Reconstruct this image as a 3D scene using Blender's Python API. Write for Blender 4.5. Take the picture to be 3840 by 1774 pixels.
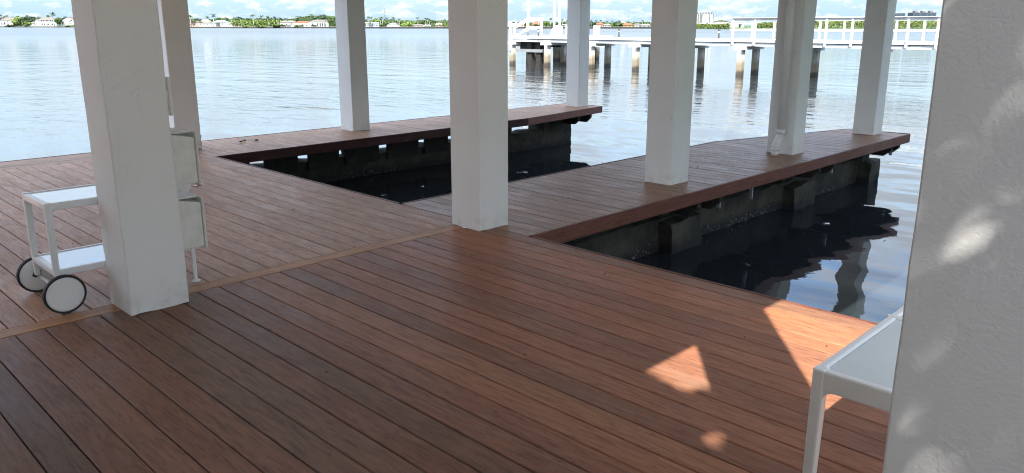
import bpy, bmesh, math, random
from mathutils import Vector, Matrix, noise
for o in list(bpy.data.objects): bpy.data.objects.remove(o)
S = bpy.context.scene
C = S.collection
R = math.radians
# ---------------------------------------------------------------- camera
PITCH, YAW, F, W = 0.248375882, 0.779301174, 2926.15, 3840.0
EYE = 1.62
cd = bpy.data.cameras.new('camera'); cam = bpy.data.objects.new('camera', cd); C.objects.link(cam)
cd.sensor_fit = 'HORIZONTAL'; cd.sensor_width = 36.0; cd.lens = F / W * 36.0
cd.shift_y = -49.69 / W; cd.clip_start = 0.05; cd.clip_end = 9000
fw = Vector((math.cos(PITCH) * math.cos(YAW), math.cos(PITCH) * math.sin(YAW), -math.sin(PITCH)))
rt = fw.cross(Vector((0, 0, 1))).normalized(); up = rt.cross(fw)
cam.matrix_world = Matrix(((rt.x, up.x, -fw.x, 0), (rt.y, up.y, -fw.y, 0), (rt.z, up.z, -fw.z, EYE), (0, 0, 0, 1)))
S.camera = cam
# ---------------------------------------------------------------- sky, sun, exposure
SUN_EL, SUN_AZ = R(48), R(39)          # light travels towards +X +Y, 39 degrees off X
to_sun = Vector((-math.cos(SUN_AZ) * math.cos(SUN_EL), -math.sin(SUN_AZ) * math.cos(SUN_EL), math.sin(SUN_EL)))
SKY_STRENGTH, SUN_STRENGTH, EXPOSURE = 0.096, 2.6, 2.25
wd = bpy.data.worlds.new('World'); S.world = wd; wd.use_nodes = True
nt = wd.node_tree; nt.nodes.clear()
def wn(t, **k):
    n = nt.nodes.new(t)
    for a, b in k.items(): setattr(n, a, b)
    return n
sky = wn('ShaderNodeTexSky', sky_type='NISHITA', sun_disc=False, sun_elevation=SUN_EL,
         sun_rotation=math.atan2(to_sun.x, to_sun.y), air_density=1.0, dust_density=0.6, ozone_density=1.6)
bg = wn('ShaderNodeBackground'); bg.inputs['Strength'].default_value = SKY_STRENGTH
tc = wn('ShaderNodeTexCoord'); sep = wn('ShaderNodeSeparateXYZ'); nt.links.new(tc.outputs['Generated'], sep.inputs[0])
def wm(op, a, b=None, c=None):
    n = wn('ShaderNodeMath', operation=op)
    for i, v in enumerate((a, b, c)):
        if v is None: continue
        if isinstance(v, (int, float)): n.inputs[i].default_value = v
        else: nt.links.new(v, n.inputs[i])
    return n.outputs[0]
zc = wm('ADD', wm('MAXIMUM', sep.outputs[2], 0.0), 0.035)
cmb = wn('ShaderNodeCombineXYZ')
nt.links.new(wm('DIVIDE', sep.outputs[0], zc), cmb.inputs[0]); nt.links.new(wm('DIVIDE', sep.outputs[1], zc), cmb.inputs[1])
def wnoise(scale, detail, rough, off):
    m = wn('ShaderNodeMapping'); m.inputs['Location'].default_value = off; nt.links.new(cmb.outputs[0], m.inputs[0])
    n = wn('ShaderNodeTexNoise'); n.inputs['Scale'].default_value = scale; n.inputs['Detail'].default_value = detail
    n.inputs['Roughness'].default_value = rough; nt.links.new(m.outputs[0], n.inputs['Vector']); return n.outputs[0]
def wramp(v, a, b):
    r = wn('ShaderNodeMapRange', interpolation_type='SMOOTHSTEP'); r.inputs[1].default_value = a; r.inputs[2].default_value = b
    nt.links.new(v, r.inputs[0]); return r.outputs[0]
low = wn('ShaderNodeMapping'); low.inputs['Scale'].default_value = (1, 1, 2.7); nt.links.new(tc.outputs['Generated'], low.inputs[0])
def lnoise(scale, off):
    m = wn('ShaderNodeMapping'); m.inputs['Location'].default_value = off; nt.links.new(low.outputs[0], m.inputs[0])
    n = wn('ShaderNodeTexNoise'); n.inputs['Scale'].default_value = scale; n.inputs['Detail'].default_value = 6
    n.inputs['Roughness'].default_value = 0.6; nt.links.new(m.outputs[0], n.inputs['Vector']); return n.outputs[0]
hi = wramp(sep.outputs[2], 0.06, 0.20)
def pick(a, b): return wm('ADD', wm('MULTIPLY', a, wm('SUBTRACT', 1.0, hi)), wm('MULTIPLY', b, hi))
n1 = pick(lnoise(34, (0, 0, 0)), wnoise(0.8, 7, 0.6, (3.1, 7.7, 0)))
n2 = pick(lnoise(34, (.004, 0, .012)), wnoise(0.8, 7, 0.6, (3.18, 7.78, 0.05)))
c1 = wramp(wm('ADD', n1, wm('MULTIPLY', hi, 0.07)), 0.45, 0.62)
c2 = wramp(n2, 0.44, 0.66)
def wmix(f, a, b):
    m = wn('ShaderNodeMix', data_type='RGBA')
    for i, v in ((0, f), (6, a), (7, b)):
        if isinstance(v, (tuple, float, int)): m.inputs[i].default_value = v
        else: nt.links.new(v, m.inputs[i])
    return m.outputs[2]
cloudcol = wmix(wramp(sep.outputs[2], 0.08, 0.30), wmix(c2, (2.5, 2.62, 2.68, 1), (1.95, 2.18, 2.45, 1)), wmix(c2, (4.4, 4.6, 4.9, 1), (3.1, 3.35, 3.7, 1)))
hz = wramp(sep.outputs[2], 0.0, 0.28)
sk = wn('ShaderNodeVectorMath', operation='SCALE'); nt.links.new(sky.outputs[0], sk.inputs[0]); sk.inputs['Scale'].default_value = 1.4
base = wmix(hz, (1.33, 1.86, 2.42, 1), sk.outputs[0])
nt.links.new(wmix(wm('MULTIPLY', c1, 0.9), base, cloudcol), bg.inputs['Color'])
out = wn('ShaderNodeOutputWorld'); nt.links.new(bg.outputs[0], out.inputs[0])
ld = bpy.data.lights.new('sun', 'SUN'); ld.energy = SUN_STRENGTH; ld.angle = R(0.53); ld.color = (1.0, 0.95, 0.86)
sun = bpy.data.objects.new('sun', ld); C.objects.link(sun)
sun.rotation_euler = (-to_sun).to_track_quat('-Z', 'Y').to_euler(); sun.location = (-6, -6, 12)
V = S.view_settings; V.view_transform = 'Standard'; V.look = 'None'; V.exposure = EXPOSURE; V.gamma = 1.0; V.use_curve_mapping = False
S.cycles.pixel_filter_type = 'BLACKMAN_HARRIS'; S.cycles.filter_width = 1.1
S.cycles.max_bounces = 8; S.cycles.diffuse_bounces = 4; S.cycles.caustics_reflective = False; S.cycles.caustics_refractive = False
# ---------------------------------------------------------------- helpers
def tag(o, label=None, cat=None, group=None, kind=None):
    if label: o['label'] = label
    if cat: o['category'] = cat
    if group: o['group'] = group
    if kind: o['kind'] = kind
    return o
class MB:
    def __init__(s): s.v, s.f, s.sm = [], [], []
    def box(s, x0, x1, y0, y1, z0, z1):
        return s.hexa([(x0, y0), (x1, y0), (x1, y1), (x0, y1)], z0, z1)
    def hexa(s, q, z0, z1, q2=None):
        b = len(s.v); q2 = q2 or q
        s.v += [(x, y, z0) for x, y in q] + [(x, y, z1) for x, y in q2]
        s.f += [(b, b+3, b+2, b+1), (b+4, b+5, b+6, b+7)] + [(b+i, b+(i+1) % 4, b+4+(i+1) % 4, b+4+i) for i in range(4)]
        return s
    def prism(s, pts, d0, d1, axis):
        """polygon pts in the plane normal to axis, extruded d0..d1"""
        b = len(s.v); n = len(pts)
        for d in (d0, d1):
            for p, q in pts: s.v.append({'x': (d, p, q), 'y': (p, d, q), 'z': (p, q, d)}[axis])
        s.f += [tuple(range(b, b+n)), tuple(range(b+2*n-1, b+n-1, -1))]
        s.f += [(b+i, b+n+i, b+n+(i+1) % n, b+(i+1) % n) for i in range(n)]
        return s
    def tube(s, pts, rad, n=10, caps=True):
        pts = [Vector(p) for p in pts]; rr = rad if isinstance(rad, (list, tuple)) else [rad]*len(pts)
        b = len(s.v); ref = None
        for i, p in enumerate(pts):
            d = (pts[min(i+1, len(pts)-1)] - pts[max(i-1, 0)]).normalized()
            if ref is None: ref = d.orthogonal().normalized()
            ref = (ref - d*ref.dot(d)).normalized(); w = d.cross(ref)
            for k in range(n):
                a = 2*math.pi*k/n; q = p + (ref*math.cos(a) + w*math.sin(a))*rr[i]; s.v.append(tuple(q))
        f0 = len(s.f)
        for i in range(len(pts)-1):
            for k in range(n): s.f.append((b+i*n+k, b+i*n+(k+1) % n, b+(i+1)*n+(k+1) % n, b+(i+1)*n+k))
        s.sm += range(f0, len(s.f))
        if caps: s.f += [tuple(b+k for k in reversed(range(n))), tuple(b+(len(pts)-1)*n+k for k in range(n))]
        return s
    def quad(s, a, b, c, d):
        i = len(s.v); s.v += [tuple(a), tuple(b), tuple(c), tuple(d)]; s.f.append((i, i+1, i+2, i+3)); return s
    def mesh(s, name, mat, bevel=0, recalc=False):
        me = bpy.data.meshes.new(name); me.from_pydata(s.v, [], s.f)
        for i in s.sm: me.polygons[i].use_smooth = True
        if bevel or recalc:
            bm = bmesh.new(); bm.from_mesh(me); bmesh.ops.recalc_face_normals(bm, faces=bm.faces)
            if bevel:
                es = [e for e in bm.edges if len(e.link_faces) == 2 and e.calc_face_angle(0) > 0.6]
                bmesh.ops.bevel(bm, geom=es, offset=bevel, segments=2 if bevel > .004 else 1, affect='EDGES', profile=0.5)
            bm.to_mesh(me); bm.free()
        if mat: me.materials.append(mat)
        me.update(); return me
    def build(s, name, mat, parent=None, bevel=0, loc=None, recalc=True):
        return link(name, s.mesh(name, mat, bevel, recalc), parent, loc)
def link(name, me, parent=None, loc=None):
    o = bpy.data.objects.new(name, me); C.objects.link(o)
    if parent: o.parent = parent
    if loc: o.location = loc
    return o
def empty(name, loc=(0, 0, 0), rz=0, label=None, cat=None, group=None, kind=None):
    o = bpy.data.objects.new(name, None); C.objects.link(o); o.location = loc; o.rotation_euler = (0, 0, rz)
    o.empty_display_size = 0.2
    return tag(o, label, cat, group, kind)
KIDS = {}
def copy_tree(o, parent=None):
    c = o.copy(); C.objects.link(c)
    if parent: c.parent = parent
    for ch in list(o.children): copy_tree(ch, c)
    return c
# ---------------------------------------------------------------- materials
def mat(name):
    m = bpy.data.materials.new(name); m.use_nodes = True
    t = m.node_tree; b = t.nodes['Principled BSDF']; return m, t, b
class N:
    """small node-graph helper"""
    def __init__(s, t): s.t = t
    def n(s, typ, **k):
        x = s.t.nodes.new(typ)
        for a, b in k.items(): setattr(x, a, b)
        return x
    def put(s, sock, v):
        if isinstance(v, (int, float, tuple)): sock.default_value = v
        else: s.t.links.new(v, sock)
    def co(s, kind='Object'): return s.n('ShaderNodeTexCoord').outputs[kind]
    def map(s, v, sc=(1, 1, 1), loc=(0, 0, 0), rot=(0, 0, 0)):
        m = s.n('ShaderNodeMapping'); s.put(m.inputs[0], v); s.put(m.inputs['Scale'], sc); s.put(m.inputs['Location'], loc); s.put(m.inputs['Rotation'], rot)
        return m.outputs[0]
    def noise(s, v, scale, detail=4, rough=.55, dist=0):
        x = s.n('ShaderNodeTexNoise'); s.put(x.inputs['Vector'], v); s.put(x.inputs['Scale'], scale); s.put(x.inputs['Detail'], detail)
        s.put(x.inputs['Roughness'], rough); s.put(x.inputs['Distortion'], dist); return x.outputs[0]
    def ramp(s, v, a, b, lo=0., hi=1., smooth=True):
        x = s.n('ShaderNodeMapRange'); x.interpolation_type = 'SMOOTHSTEP' if smooth else 'LINEAR'
        for i, q in enumerate((v, a, b, lo, hi)): s.put(x.inputs[i], q)
        return x.outputs[0]
    def m(s, op, a, b=0., c=None):
        x = s.n('ShaderNodeMath', operation=op); s.put(x.inputs[0], a); s.put(x.inputs[1], b)
        if c is not None: s.put(x.inputs[2], c)
        return x.outputs[0]
    def vm(s, op, a, b):
        x = s.n('ShaderNodeVectorMath', operation=op); s.put(x.inputs[0], a); s.put(x.inputs[1], b); return x.outputs[0]
    def mix(s, f, a, b, mode='MIX'):
        x = s.n('ShaderNodeMix', data_type='RGBA', blend_type=mode)
        s.put(x.inputs[0], f); s.put(x.inputs[6], a); s.put(x.inputs[7], b); return x.outputs[2]
    def bump(s, h, dist, strength=1.0):
        x = s.n('ShaderNodeBump'); s.put(x.inputs['Height'], h); s.put(x.inputs['Distance'], dist); s.put(x.inputs['Strength'], strength); return x.outputs[0]
def c4(c): return (c[0], c[1], c[2], 1.0)
def plain(name, col, rough=.5, metal=0., var=.12, scale=3.0, bump=0.0, bscale=40, coat=0.):
    m, t, b = mat(name); g = N(t); co = g.co()
    v = g.ramp(g.noise(co, scale, 5, .6), .3, .7, 1-var, 1+var)
    x = g.n('ShaderNodeVectorMath', operation='SCALE'); g.put(x.inputs[0], tuple(col)); g.put(x.inputs['Scale'], v)
    g.put(b.inputs['Base Color'], x.outputs[0]); b.inputs['Roughness'].default_value = rough; b.inputs['Metallic'].default_value = metal
    b.inputs['Coat Weight'].default_value = coat; b.inputs['Coat Roughness'].default_value = .05
    if bump: g.put(b.inputs['Normal'], g.bump(g.noise(co, bscale, 4, .6), bump))
    return m
def wood(name, grey=0.35, rough=.42, along='Y', sheen=.5):
    """hardwood board: tint from the object colour, grain along the board, bleached patches"""
    m, t, b = mat(name); g = N(t)
    oi = g.n('ShaderNodeObjectInfo'); co = g.co('Object')
    off = g.n('ShaderNodeCombineXYZ'); g.put(off.inputs[0], g.m('MULTIPLY', oi.outputs['Random'], 57.)); g.put(off.inputs[1], g.m('MULTIPLY', oi.outputs['Random'], 91.))
    v = g.vm('ADD', co, off.outputs[0])
    st = (1, .09, 1) if along == 'Y' else (.09, 1, 1)
    st2 = (1, .34, 1) if along == 'Y' else (.34, 1, 1)
    grain = g.noise(g.map(v, st), 70, 6, .65, .6)
    streak = g.noise(g.map(v, st), 22, 6, .68, 1.2)
    patch = g.noise(g.map(v, st2), 5.5, 8, .72, .6)
    blot = g.noise(g.map(v, st2), 9, 6, .7)
    col = g.mix(g.ramp(streak, .35, .68), oi.outputs['Color'], g.mix(1.0, oi.outputs['Color'], (1.34, 1.30, 1.24, 1), 'MULTIPLY'))
    col = g.mix(g.ramp(grain, .42, .70, 0, .75), col, g.mix(1.0, col, (.5, .47, .45, 1), 'MULTIPLY'))
    col = g.mix(g.ramp(patch, .47, .72, 0, grey), col, (.30, .235, .19, 1))
    col = g.mix(g.ramp(blot, .62, .8, 0, .55), col, g.mix(1.0, col, (.55, .5, .48, 1), 'MULTIPLY'))
    fleck = g.noise(g.map(v, st2), 34, 4, .7)
    col = g.mix(g.ramp(fleck, .57, .70, 0, .6), col, g.mix(1.0, col, (.52, .47, .45, 1), 'MULTIPLY'))
    g.put(b.inputs['Base Color'], col)
    g.put(b.inputs['Roughness'], g.ramp(g.m('ADD', g.m('MULTIPLY', patch, .6), g.m('MULTIPLY', blot, .4)), .3, .7, rough-.09, rough+.13))
    b.inputs['Specular IOR Level'].default_value = sheen
    g.put(b.inputs['Normal'], g.bump(g.m('ADD', grain, g.m('MULTIPLY', streak, .7)), .0011))
    return m
M_DECK = wood('deck_wood', .26, .47, sheen=.18)
M_DECKW = wood('deck_wood_weathered', .5, .5, sheen=.22)
M_FINGER = wood('finger_wood', .22, .44, sheen=.25)
M_EDGE = wood('edge_wood', .12, .5, 'X', .2)
M_JOIST = plain('dark_timber', (.03, .024, .02), .8, var=.4, scale=6)
def stucco(name, col, fine=.0012, coarse=.002, chips=True):
    m, t, b = mat(name); g = N(t); co = g.co()
    v = g.noise(co, 2.3, 5, .6); d = g.noise(g.map(co, (6, 6, .7)), 2.0, 5, .6)
    cc = g.mix(g.ramp(v, .3, .72, 0, .55), c4(col), (col[0]*.93, col[1]*.93, col[2]*.90, 1))
    cc = g.mix(g.ramp(d, .58, .8, 0, .3), cc, (.66, .655, .61, 1))
    lump = g.m('MULTIPLY', g.noise(co, 52, 3, .5), g.ramp(g.noise(co, 2.6, 3, .5), .42, .6, .3, 1.0))
    sz = g.n('ShaderNodeSeparateXYZ'); g.put(sz.inputs[0], co)
    cc = g.mix(g.m('MULTIPLY', g.ramp(sz.outputs[2], 0., .16, 1, 0), g.ramp(g.noise(co, 9, 5, .65), .45, .68, 0, .45)), cc, (.55, .52, .46, 1))
    h = g.m('ADD', g.m('MULTIPLY', g.noise(co, 120, 3, .6), fine), g.m('MULTIPLY', g.ramp(lump, .5, .72), coarse))
    if chips:
        ch = g.ramp(g.noise(co, 26, 2, .4), .785, .80)
        cc = g.mix(ch, cc, (.09, .08, .07, 1))
        h = g.m('SUBTRACT', h, g.m('MULTIPLY', ch, .004))
    g.put(b.inputs['Base Color'], cc); b.inputs['Roughness'].default_value = .55
    g.put(b.inputs['Normal'], g.bump(h, 1.0)); return m
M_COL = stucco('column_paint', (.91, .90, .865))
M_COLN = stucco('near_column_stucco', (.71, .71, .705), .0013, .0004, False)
M_WHITE = plain('white_powder_coat', (.88, .88, .855), .4, var=.04, coat=.2)
M_GLASSTOP = plain('white_glass_top', (.74, .80, .775), .16, var=.02)
M_TYRE = plain('black_rubber', (.015, .015, .016), .6)
M_CHROME = plain('chrome', (.75, .74, .72), .12, 1.0, var=.02)
M_BOX = plain('box_enamel', (.80, .795, .73), .45, var=.09, scale=7)
M_PVC = plain('white_pipe', (.86, .85, .80), .4, var=.06, scale=5)
M_PIERW = plain('pier_white_paint', (.68, .685, .67), .6, var=.10, scale=1.6)
M_LAND = plain('far_lawn', (.06, .11, .03), .9, var=.3, scale=.05)
M_SHELL = plain('barnacle', (.22, .215, .19), .45, var=.5, scale=30)
M_STEEL = plain('galvanised_strap', (.5, .5, .5), .4, .6)
def concrete(name, algae):
    m, t, b = mat(name); g = N(t); co = g.co()
    s = g.n('ShaderNodeSeparateXYZ'); g.put(s.inputs[0], g.co('Object'))
    n1 = g.noise(co, 3.2, 6, .65); n2 = g.noise(g.map(co, (3, 3, .5)), 2.6, 5, .6)
    if algae:
        cc = g.mix(g.ramp(n1, .35, .65), (.022, .021, .017, 1), (.064, .060, .038, 1))
        cc = g.mix(g.ramp(n2, .55, .75, 0, .8), cc, (.014, .016, .014, 1))
        wet = g.ramp(g.m('ADD', s.outputs[2], g.m('MULTIPLY', n1, .12)), -.66, -.52, 1, 0)
        cc = g.mix(wet, cc, (.012, .012, .011, 1))
    else:
        cc = g.mix(g.ramp(n2, .4, .72), (.62, .59, .52, 1), (.33, .30, .25, 1))
        hgt = g.m('ADD', s.outputs[2], g.m('MULTIPLY', n1, .35))
        cc = g.mix(g.ramp(hgt, -.10, .35, 1, 0), cc, (.27, .22, .15, 1))
        cc = g.mix(g.ramp(hgt, -.46, -.22, 1, 0), cc, (.07, .055, .04, 1))
    g.put(b.inputs['Base Color'], cc); b.inputs['Roughness'].default_value = .8
    g.put(b.inputs['Normal'], g.bump(g.noise(co, 22, 5, .65), .012)); return m
M_SEAWALL = concrete('algae_concrete', True)
M_PILE = concrete('stained_pile_concrete', False)
def foliage(name, col, col2):
    m, t, b = mat(name); g = N(t); oi = g.n('ShaderNodeObjectInfo'); geo = g.n('ShaderNodeNewGeometry')
    cc = g.mix(g.ramp(g.noise(g.co('Object'), .45, 3), .3, .7), c4(col), c4(col2))
    f = g.m('MULTIPLY_ADD', geo.outputs['Random Per Island'], .7, .65)
    x = g.n('ShaderNodeVectorMath', operation='SCALE'); g.put(x.inputs[0], cc); g.put(x.inputs['Scale'], f)
    g.put(b.inputs['Base Color'], x.outputs[0]); b.inputs['Roughness'].default_value = .7
    b.inputs['Transmission Weight'].default_value = 0; return m
M_LEAF = foliage('tree_leaves', (.035, .072, .016), (.07, .115, .024))
M_LEAFD = foliage('dark_tree_leaves', (.02, .045, .016), (.038, .07, .024))
M_LEAFL = foliage('bright_tree_leaves', (.10, .16, .025), (.14, .19, .04))
M_MANG = foliage('mangrove_leaves', (.08, .125, .02), (.13, .16, .04))
M_PALM = foliage('palm_fronds', (.05, .085, .03), (.09, .12, .045))
M_TRUNK = plain('palm_trunk', (.42, .40, .36), .8, var=.2, scale=1)
M_BARK = plain('bark', (.12, .09, .065), .9, var=.3)
# water: a dark body with real-scale ripples; wind patches ruffle it away from the shelter of the dock
def water_mat():
    m, t, b = mat('lagoon_water'); g = N(t)
    geo = g.n('ShaderNodeNewGeometry'); p = geo.outputs['Position']
    d = g.n('ShaderNodeVectorMath', operation='DISTANCE'); g.put(d.inputs[0], p); g.put(d.inputs[1], (7.5, 6.0, -.75))
    shelter = g.ramp(d.outputs['Value'], 6.0, 16.0)
    wind = g.ramp(g.noise(g.map(p, (.035, .012, 1), rot=(0, 0, R(45))), 1.0, 3, .5), .42, .62, .35, 1.0)
    amp = g.m('MULTIPLY', shelter, wind)
    far = g.ramp(d.outputs['Value'], 40., 300., 1.0, 5.5)
    swell = g.noise(g.map(p, (1.0, .45, 1), rot=(0, 0, R(-38))), .75, 2, .4)
    rip = g.noise(g.map(p, (1, .42, 1), rot=(0, 0, R(-42))), 2.6, 4, .55, .3)
    chop = g.noise(g.map(p, (1, .6, 1), rot=(0, 0, R(-30))), 9.0, 3, .5)
    h = g.m('MULTIPLY', swell, .055)
    h = g.m('ADD', h, g.m('MULTIPLY', rip, g.m('MULTIPLY', far, g.m('MULTIPLY_ADD', amp, .034, .003))))
    h = g.m('ADD', h, g.m('MULTIPLY', chop, g.m('MULTIPLY', g.m('MULTIPLY', amp, far), .0035)))
    g.put(b.inputs['Normal'], g.bump(h, 1.0))
    g.put(b.inputs['Base Color'], g.mix(g.noise(p, .3, 3), (.018, .025, .031, 1), (.024, .031, .036, 1)))
    g.put(b.inputs['Roughness'], g.ramp(d.outputs['Value'], 30., 260., .02, .20)); g.put(b.inputs['Specular IOR Level'], g.ramp(d.outputs['Value'], 30., 350., .46, .28)); b.inputs['IOR'].default_value = 1.345; return m
M_WATER = water_mat()
# ---------------------------------------------------------------- setting: water, ground
WZ = -0.75
mb = MB(); mb.quad((-60, -400, WZ), (2600, -1600, WZ), (3200, 3200, WZ), (-1600, 3200, WZ))
tag(mb.build('water', M_WATER, recalc=False), kind='structure')
gm = MB(); gm.box(-60, -3.4, -60, 9.0, -2.4, -.06); gm.box(-3.4, 4.2, -60, -1.8, -2.4, -.06)
tag(gm.build('garden_ground', plain('pale_bounce_ground', (.47, .455, .42), .8, var=.12)), kind='structure')  # unseen ground made pale to bounce sunlight in under the roof
gl = MB(); gl.box(4.2, 40, -60, -4.5, -2.4, -.10); tag(gl.build('garden_lawn', M_LAND), kind='structure')
# ---------------------------------------------------------------- decks, board by board
random.seed(7)
TINTS = [(.185, .090, .062), (.155, .080, .060), (.125, .080, .066), (.215, .105, .068), (.140, .072, .054), (.250, .130, .082), (.140, .090, .074), (.19, .092, .068)]
TINTS = [((a*.70+.165*.30)*1.24, (b*.70+.084*.30)*1.09, (c*.70+.062*.30)*.88) for a, b, c in TINTS]
MEAN = [sum(t[i] for t in TINTS)/len(TINTS) for i in range(3)]
def tint(o, grey=0., gain=1.0, pick=None):
    c = list(pick or random.choice(TINTS)); even = .72 if grey > .35 else 0.; c = [c[i]*(1.0, .95, .88)[i] for i in range(3)]; c = [c[i]*(1-even)+MEAN[i]*even for i in range(3)]; k = gain*(random.uniform(.92, 1.08) if even else random.uniform(.89, 1.11)); l = sum(c)/3*1.12
    o.color = tuple((c[i]*(1-grey)+l*(1.15, .99, .78)[i]*grey)*k for i in range(3)) + (1,)
TH = .034
def board(parent, x0, x1, ya, yb, m, grey=0, gain=1.0, dz=None, ya1=None, yb1=None, name='board'):
    """board across X x0..x1 running along Y; ends may be skewed"""
    ya1 = ya if ya1 is None else ya1; yb1 = yb if yb1 is None else yb1
    cx, cy = (x0+x1)/2, (ya+yb)/2; dz = random.uniform(-.0013, .0013) if dz is None else dz
    q = [(x0-cx, ya-cy), (x1-cx, ya1-cy), (x1-cx, yb1-cy), (x0-cx, yb-cy)]; e = .0035
    q2 = [(x0-cx+e, ya-cy+e), (x1-cx-e, ya1-cy+e), (x1-cx-e, yb1-cy-e), (x0-cx+e, yb-cy-e)]
    mb = MB(); mb.hexa(q, -TH, -e); b = len(mb.v); mb.f.pop(1)
    mb.v += [(x, y, 0.) for x, y in q2]; mb.f.append((8, 9, 10, 11))
    mb.f += [(4+i, 4+(i+1) % 4, 8+(i+1) % 4, 8+i) for i in range(4)]
    o = link(name, mb.mesh(name, m), parent, (cx, cy, dz)); tint(o, grey, gain); return o
def xboard(parent, x0, x1, y0, y1, m, z=0., th=TH, grey=0, gain=1., pick=None, name='border_board'):
    cx, cy = (x0+x1)/2, (y0+y1)/2
    mb = MB(); mb.box(x0-cx, x1-cx, y0-cy, y1-cy, -th, 0)
    o = mb.build(name, m, parent, .003, (cx, cy, z)); tint(o, grey, gain, pick); return o
deck = empty('deck', kind='structure')
P, GAP = .1425, .0056
BACK0, BACK1 = 4.80, 10.46
for k in range(52):
    x1 = 4.33 - k*P; x0 = x1 - P + GAP
    # near section: redder towards the slip, greyer to the left
    t = min(1, max(0, (x1-0.6)/3.4))
    board(deck, x0, x1, -1.7, 4.665, M_DECK, grey=.30*(1-t)+.02, gain=.98+.56*t)
    if x1 > -2.2: board(deck, x0+.001, x1-.001, BACK0+.004, BACK1, M_DECKW, grey=.42, gain=2.25)
xboard(deck, -3.0, 4.16, 4.670, 4.798, M_EDGE, .0015, gain=1.15, pick=(.40, .225, .125), name='divider_board')
for i in range(4):
    y0 = 10.465 + i*.15; xboard(deck, -3.0, 4.20, y0, y0+.144, M_EDGE, random.uniform(-.001, .001), grey=.5, gain=1.9)
def fascia(parent, a, b, z0=-.132, z1=.0025, t=.028, m=None, gain=.8, out=1, pick=(.165, .068, .052)):
    """edge board from point a to point b, thickness t to the right of a->b"""
    a, b = Vector(a), Vector(b); L = (b-a).length; ang = math.atan2(b.y-a.y, b.x-a.x)
    mb = MB(); mb.box(0, L, -t, 0, z0, z1); o = mb.build('edge_board', m or M_EDGE, parent, .004)
    o.location = (a.x, a.y, 0); o.rotation_euler = (0, 0, ang); tint(o, 0, gain, pick); return o
fascia(deck, (4.332, -1.7), (4.332, 4.068)); fascia(deck, (4.332, 5.78), (4.332, 9.60)); fascia(deck, (4.3, 11.066), (-3, 11.066))
for i in range(22):
    y = -1.5 + i*.58; mb = MB(); mb.box(-3.0, 4.29, y, y+.05, -.19, -TH-.004)
    mb.build('joist', M_JOIST, deck)
# finger docks
def lerp(pts, x):
    for (xa, ya), (xb, yb) in zip(pts, pts[1:]):
        if x <= xb or (xb, yb) == pts[-1]: return ya + (yb-ya)*(x-xa)/(xb-xa)
f2 = empty('finger_dock', (0, 0, 0), 0, 'reddish brown plank dock finger between the two boat slips, carrying the downspout column', 'dock')
F2B = [(4.33, 5.735), (9.98, 5.755), (12.75, 4.975)]; F2F = [(4.33, 4.112), (12.82, 4.09)]
f1 = empty('finger_dock', (0, 0, 0), 0, 'greyer outer plank dock finger beyond the dark slip, along the open lagoon', 'dock')
F1B = [(4.2, 11.062), (12.84, 10.985)]; F1F = [(4.33, 9.622), (10.2, 9.70), (12.83, 10.108)]
def finger(par, FF, FB, xs, xe, m, grey, gain):
    x = xs; n = int(round((xe-xs)/P)); p = (xe-xs)/n
    for k in range(n):
        a, b = xs+k*p+GAP, xs+(k+1)*p
        board(par, a, b, lerp(FF, a), lerp(FB, a), m, grey, gain, None, lerp(FF, b), lerp(FB, b))
finger(f2, F2F, F2B, 4.33, 12.76, M_FINGER, .36, 1.6)
finger(f1, F1F, F1B, 4.33, 12.80, M_DECKW, .44, 2.15)
def runfascia(par, pts, **k):
    for a, b in zip(pts, pts[1:]): fascia(par, a, b, **k)
runfascia(f2, [(4.36, 4.110), (12.815, 4.088)], gain=1.0)
runfascia(f2, [(12.83, 4.06), (12.765, 4.975), (9.98, 5.76), (4.36, 5.74)])
runfascia(f1, [(4.36, 9.62), (10.2, 9.698)], gain=.36, pick=(.15, .06, .062)); runfascia(f1, [(10.205, 9.70), (12.825, 10.106)], gain=1.25, pick=(.15, .075, .07))  # first run coloured darker to carry the shade of its slip side
runfascia(f1, [(12.84, 10.08), (12.83, 10.99), (4.3, 11.066)])
def crossbeam(par, x, y0, y1, w=.07, z0=-.31, z1=-.04):
    MB().prism([(y0, z1), (y0, z0+.10), (y0+.11, z0), (y1-.11, z0), (y1, z0+.10), (y1, z1)], x, x+w, 'x').build('cross_beam', M_JOIST, par)
for x in (6.92, 7.36, 9.82, 10.26, 12.36, 12.66): crossbeam(f2, x, 4.15, 5.45 if x < 11.2 else 4.93)
for x in (4.9, 5.9, 8.4, 9.0): crossbeam(f2, x, 4.22, 5.6, .05, -.22)
for x in (10.32, 11.52): MB().box(x-.045, x, 4.30, 5.3, -.26, -.04).build('joist', M_JOIST, f2)
for x, y in ((7.43, 4.22), (10.33, 4.22), (8.1, 4.2), (12.43, 4.2)): MB().box(x, x+.012, y-.04, y, -.30, -.13).build('strap', M_STEEL, f2)
for x in (9.80, 12.05, 12.5): crossbeam(f1, x, lerp(F1F, x)+.06, 10.93)
gaps = [(5.20, 5.43), (5.97, 6.15), (6.69, 6.81), (7.45, 7.62), (8.27, 8.41), (8.93, 9.07)]
xa = 4.38
for g0, g1 in gaps + [(9.97, 9.97)]:
    MB().box(xa, g0, 10.40, 10.44, -.52, -.04).build('blocking_board', M_JOIST, f1); xa = g1
MB().box(4.4, 12.2, 10.96, 11.0, -.262, -.04).build('glint_blocker', M_JOIST, f1)  # board added to block bright gap reflections in the slip water
for x in (11.0,): MB().box(x, x+.07, 10.40, 10.47, -.25, -.04).build('joist', M_JOIST, f1)
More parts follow.
